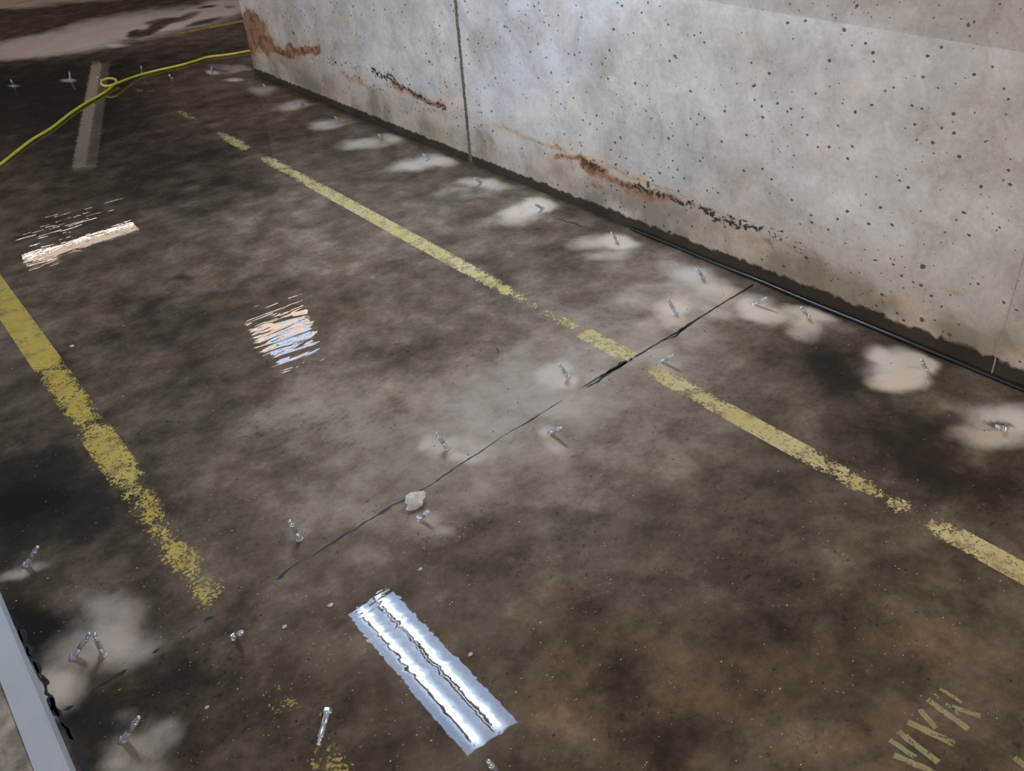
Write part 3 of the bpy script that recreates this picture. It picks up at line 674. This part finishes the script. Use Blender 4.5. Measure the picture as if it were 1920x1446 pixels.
ym = simple('yellow_rubber', (0.60, 0.56, 0.055), 0.42, var=0.10, vscale=30)
HR = 0.0085
HP = [(-70, 358), (-10, 316), (30, 285), (60, 262), (95, 241), (130, 214), (160, 194), (185, 180), (205, 167), (217, 156), (216, 149), (205, 147), (192, 151), (190, 157), (198, 161), (212, 159), (240, 148), (268, 139), (300, 131), (340, 122), (370, 113), (390, 107), (430, 102), (470, 95), (500, 88), (560, 72)]
hp = []
for i, (x, y) in enumerate(HP):
    z = HR + (0.0 if i < 8 or i > 16 else [0.000, 0.006, 0.02, 0.028, 0.028, 0.028, 0.028, 0.026, 0.012][i-8])
    q = fl(x, y, z); hp.append((q[0], q[1], z))
hose = tube_obj('garden_hose', hp, HR, ym)
tag(hose, 'yellow rubber hose with one small loop lying across the wet floor towards the wall end', 'hose')

bmt = simple('black_rubber', (0.012, 0.014, 0.018), 0.22)
hb = []
for i, yy in enumerate(np.linspace(wl(1185, 428, WX)[0], wl(1930, 728, WX)[0], 22)):
    rise = 0.0 if 1.7 < 1 else 0.0
    hb.append((WX-0.0095-0.001*math.sin(i*1.3), float(yy), 0.0075+0.0008*math.sin(i*0.9)))
bh = tube_obj('black_pipe', hb, 0.0068, bmt)
tag(bh, 'thin glossy black tube lying in the corner where the right-hand wall meets the floor', 'pipe')

# ------------------------------------------------------------------ injection ports (packers) set in the floor
steel = simple('zinc_steel', (0.62, 0.65, 0.72), 0.34, 0.80)
steel_d = simple('dull_steel', (0.36, 0.36, 0.38), 0.45, 1.0, var=0.2, vscale=150)
def packer_proto():
    t = empty('injection_port', (0, 0, 0))
    bm = bmesh.new(); lathe(bm, [(0.0052, -0.008), (0.0056, 0.0), (0.0056, 0.026), (0.0050, 0.0265), (0.0050, 0.0285), (0.0056, 0.029), (0.0056, 0.056), (0.0050, 0.058)], 16)
    a = mesh_obj('sleeve', bm, steel, t, True)
    bm = bmesh.new(); lathe(bm, [(0.0085, -0.006), (0.0088, -0.004), (0.0088, 0.0015), (0.0072, 0.003)], 6)
    b = mesh_obj('hex_collar', bm, steel, t)
    bm = bmesh.new(); lathe(bm, [(0.0034, 0.057), (0.0034, 0.0605), (0.0048, 0.0615), (0.0048, 0.064), (0.0030, 0.0655), (0.0030, 0.068), (0.0042, 0.0695), (0.0042, 0.073), (0.0022, 0.075)], 14)
    c = mesh_obj('grease_nipple', bm, steel, t, True)
    for o_ in (a, b, c): o_.data.shade_smooth() if False else None
    return t
PL = 0.075
proto = packer_proto(); first = [True]
def packer(base, tip, label, L=PL, sink=False, group='injection ports set in the wet floor'):
    if first[0]: o = proto; first[0] = False
    else:
        o = proto.copy(); COL.objects.link(o)
        for ch in list(proto.children):
            c = ch.copy(); COL.objects.link(c); c.parent = o
    B = Vector((*fl(*base), 0.0)); best = None
    for i in range(1, 400):                        # where along the tip's line of sight does the rod have its known length
        h = 0.0003*i; T = Vector((*fl(*tip, h), h)); e = abs((T-B).length-L)
        if best is None or e < best[0]-1e-5 or (abs(e-best[0]) < 0.0012 and e < 0.002 and h > best[1]): best = (e, h, T)
    T = best[2]; d = (T-B); ln = d.length; d.normalize()
    o.location = B + Vector((0, 0, 0.002))
    o.rotation_mode = 'QUATERNION'; o.rotation_quaternion = d.to_track_quat('Z', 'Y')
    s_ = min(1.25, max(0.45, ln/PL)); o.scale = (1.15, 1.15, s_)
    tag(o, label, 'injection port', group)
    return o
PK = [
 ((563, 1012), (543, 977), 'slim steel port leaning left, standing above the black crack left of centre foreground'),
 ((194, 1230), (177, 1189), 'bright thick steel port near the kerb, right one of the pair forming an upturned V'),
 ((139, 1233), (170, 1188), 'dull grey port near the kerb, left one of the pair forming an upturned V'),
 ((50, 1060), (72, 1026), 'grey port leaning right at the left edge of the floor above the dark puddle'),
 ((440, 1196), (455, 1186), 'short dark-shadowed port below the faded end of the left yellow line'),
 ((232, 1388), (262, 1345), 'half-submerged port in milky water by the lower end of the kerb'),
 ((614, 1337), (597, 1400), 'bright port bent flat towards the camera left of the lamp reflection'),
 ((940, 1462), (915, 1428), 'port cut by the bottom edge of the photo below the lamp reflection'),
 ((786, 974), (805, 960), 'low port next to the pale stone chip on the crack'),
 ((838, 841), (818, 813), 'steel port leaning left on a sandy patch, just above the crack in mid-floor'),
 ((1032, 813), (1053, 803), 'port leaning right on a gritty patch, just below the crack in mid-floor'),
 ((1064, 709), (1048, 684), 'bright port between the crack and the right-hand yellow line'),
 ((1240, 679), (1263, 667), 'port leaning right beside the broken gap in the right-hand yellow line'),
 ((1266, 587), (1252, 562), 'port leaning left on a rippled pale patch above the crack, near the right-hand yellow line'),
 ((1414, 572), (1438, 559), 'port leaning right on a milky patch just below the wall end of the crack'),
 ((1513, 594), (1502, 577), 'port by the black tube, first one nearer the camera than the crack'),
 ((1733, 692), (1727, 675), 'port standing in the large round white puddle by the wall'),
 ((1317, 520), (1306, 506), 'port by the wall just beyond the crack end'),
 ((1156, 452), (1146, 437), 'port in the wall row beyond the start of the black tube'),
 ((1017, 392), (1003, 384), 'port in a bright white patch, third from the wall joint counting towards the camera'),
 ((903, 343), (890, 335), 'port in the wall row just nearer than the wall joint'),
 ((806, 298), (793, 290), 'port in the pale patch just beyond the wall joint'),
 ((719, 261), (710, 253), 'port in the wall row, second beyond the wall joint'),
 ((638, 228), (628, 220), 'port in the wall row, third beyond the wall joint'),
 ((572, 198), (561, 193), 'port in the wall row, fourth beyond the wall joint, half under water'),
 ((500, 167), (494, 159), 'port closest to the far end of the wall'),
 ((27, 162), (20, 150), 'port at the far left edge beyond the yellow hose'),
 ((132, 148), (130, 131), 'upright port on a small white spot beyond the hose, left of its loop'),
 ((186, 151), (183, 145), 'tiny port just left of the hose loop'),
 ((267, 137), (264, 119), 'upright port standing against the far side of the yellow hose'),
 ((322, 148), (317, 140), 'small port on the near side of the hose, right of its loop'),
 ((398, 138), (396, 122), 'upright port in a pale spot between the hose and the wall end'),
 ((1880, 806), (1868, 800), 'port drowned in the milky puddle at the right edge'),
]
for b_, t_, lab in PK:
    far = b_[1] < 160 and b_[0] < 480
    packer(b_, t_, lab, 0.13 if far and (t_[1]-b_[1]) < -14 else (0.05 if lab.startswith(('short', 'low', 'tiny', 'small', 'port drowned')) else PL))

# ------------------------------------------------------------------ stone chip and grit
def rock(name, loc, sx_, sy_, sz_, seed, mat, rot=(0, 0, 0)):
    bm = bmesh.new(); bmesh.ops.create_icosphere(bm, subdivisions=3, radius=1.0)
    for v in bm.verts:
        n = mnoise.noise(v.co*1.3+Vector((seed, 0, 0)))*0.45+mnoise.noise(v.co*3.1+Vector((0, seed, 0)))*0.18
        v.co *= 1+n
        v.co = Vector((v.co.x*sx_, v.co.y*sy_, max(-0.75, min(0.8, v.co.z))*sz_))
    o = mesh_obj(name, bm, mat, None, False); o.location = loc; o.rotation_euler = rot
    return o
chip_mat = simple('fresh_concrete', (0.55, 0.53, 0.50), 0.85, var=0.2, vscale=60)
c = fl(779, 950); st_ = rock('stone_chip', (c[0], c[1], 0.012), 0.031, 0.022, 0.010, 2.3, chip_mat, (math.radians(38), math.radians(-12), 0.3))
st_.location.z = 0.020
tag(st_, 'flat pale concrete chip tilted up on the floor at the crack', 'stone')
for (x, y, r, sd_, lab) in [(882, 1228, 0.0045, 5, 'small white crumb on brown floor right of the lamp reflection'), (788, 1068, 0.004, 8, 'tiny pale crumb between stone chip and lamp reflection'), (534, 1176, 0.005, 11, 'pale crumb left of the lamp reflection'), (620, 1136, 0.006, 14, 'pale flake beside the ragged far end of the lamp reflection'), (135, 650, 0.006, 17, 'yellow-white crumb right of the left yellow line'), (388, 1327, 0.004, 9, 'pale crumb on the dark floor near the kerb')]:
    c = fl(x, y); o = rock('crumb', (c[0], c[1], r*0.45), r*1.2, r*0.8, r*0.6, sd_, chip_mat); tag(o, lab, 'crumb', 'loose concrete crumbs')

def grit(name, n, mat, label, zone, smin, smax, seed):
    rnd = random.Random(seed); bm = bmesh.new()
    for i in range(n):
        x, y = zone(rnd); X, Y = fl(x, y)
        if X > WX-0.02 or X < kx1+0.02: continue
        r = rnd.uniform(smin, smax)*rnd.uniform(0.6, 1.0)*(1+max(0, (Y-3))*0.15); a = rnd.uniform(0, 6.28); m = rnd.randint(4, 6)
        z = 0.0006+r*0.25
        top = bm.verts.new((X, Y, z+r*0.3)); ring = []
        for j in range(m):
            rr = r*rnd.uniform(0.6, 1.2); ring.append(bm.verts.new((X+rr*math.cos(a+6.283*j/m)*1.3, Y+rr*math.sin(a+6.283*j/m)*0.8, 0.0002)))
        for j in range(m): bm.faces.new((ring[j], ring[(j+1) % m], top))
    o = mesh_obj(name, bm, mat); o['kind'] = 'stuff'; tag(o, label, 'grit')
    return o
def zone_all(r):
    return (r.uniform(0, 1900), r.uniform(420, 1440))
def zone_yel(r):
    return (r.gauss(620, 280), r.gauss(1230, 160)) if r.random() < .7 else (r.uniform(950, 1900), r.uniform(850, 1440))
def zone_ports(r):
    c_ = r.choice([(835, 830), (1035, 815), (1258, 590), (1060, 715), (1270, 640), (820, 990), (1000, 670), (200, 1150), (1600, 590)]); return (r.gauss(c_[0], 45), r.gauss(c_[1], 22))
grit('pale_grit', 820, simple('pale_grit', (0.54, 0.47, 0.39), 0.8), 'pale gritty specks scattered over the wet floor, thickest round the middle ports', lambda r: zone_all(r) if r.random() < .5 else zone_ports(r), 0.0007, 0.0026, 1)
grit('yellow_flakes', 330, simple('paint_flakes', (0.60, 0.44, 0.12), 0.7), 'yellow paint flakes scattered in the foreground floor', zone_yel, 0.0008, 0.0026, 2)
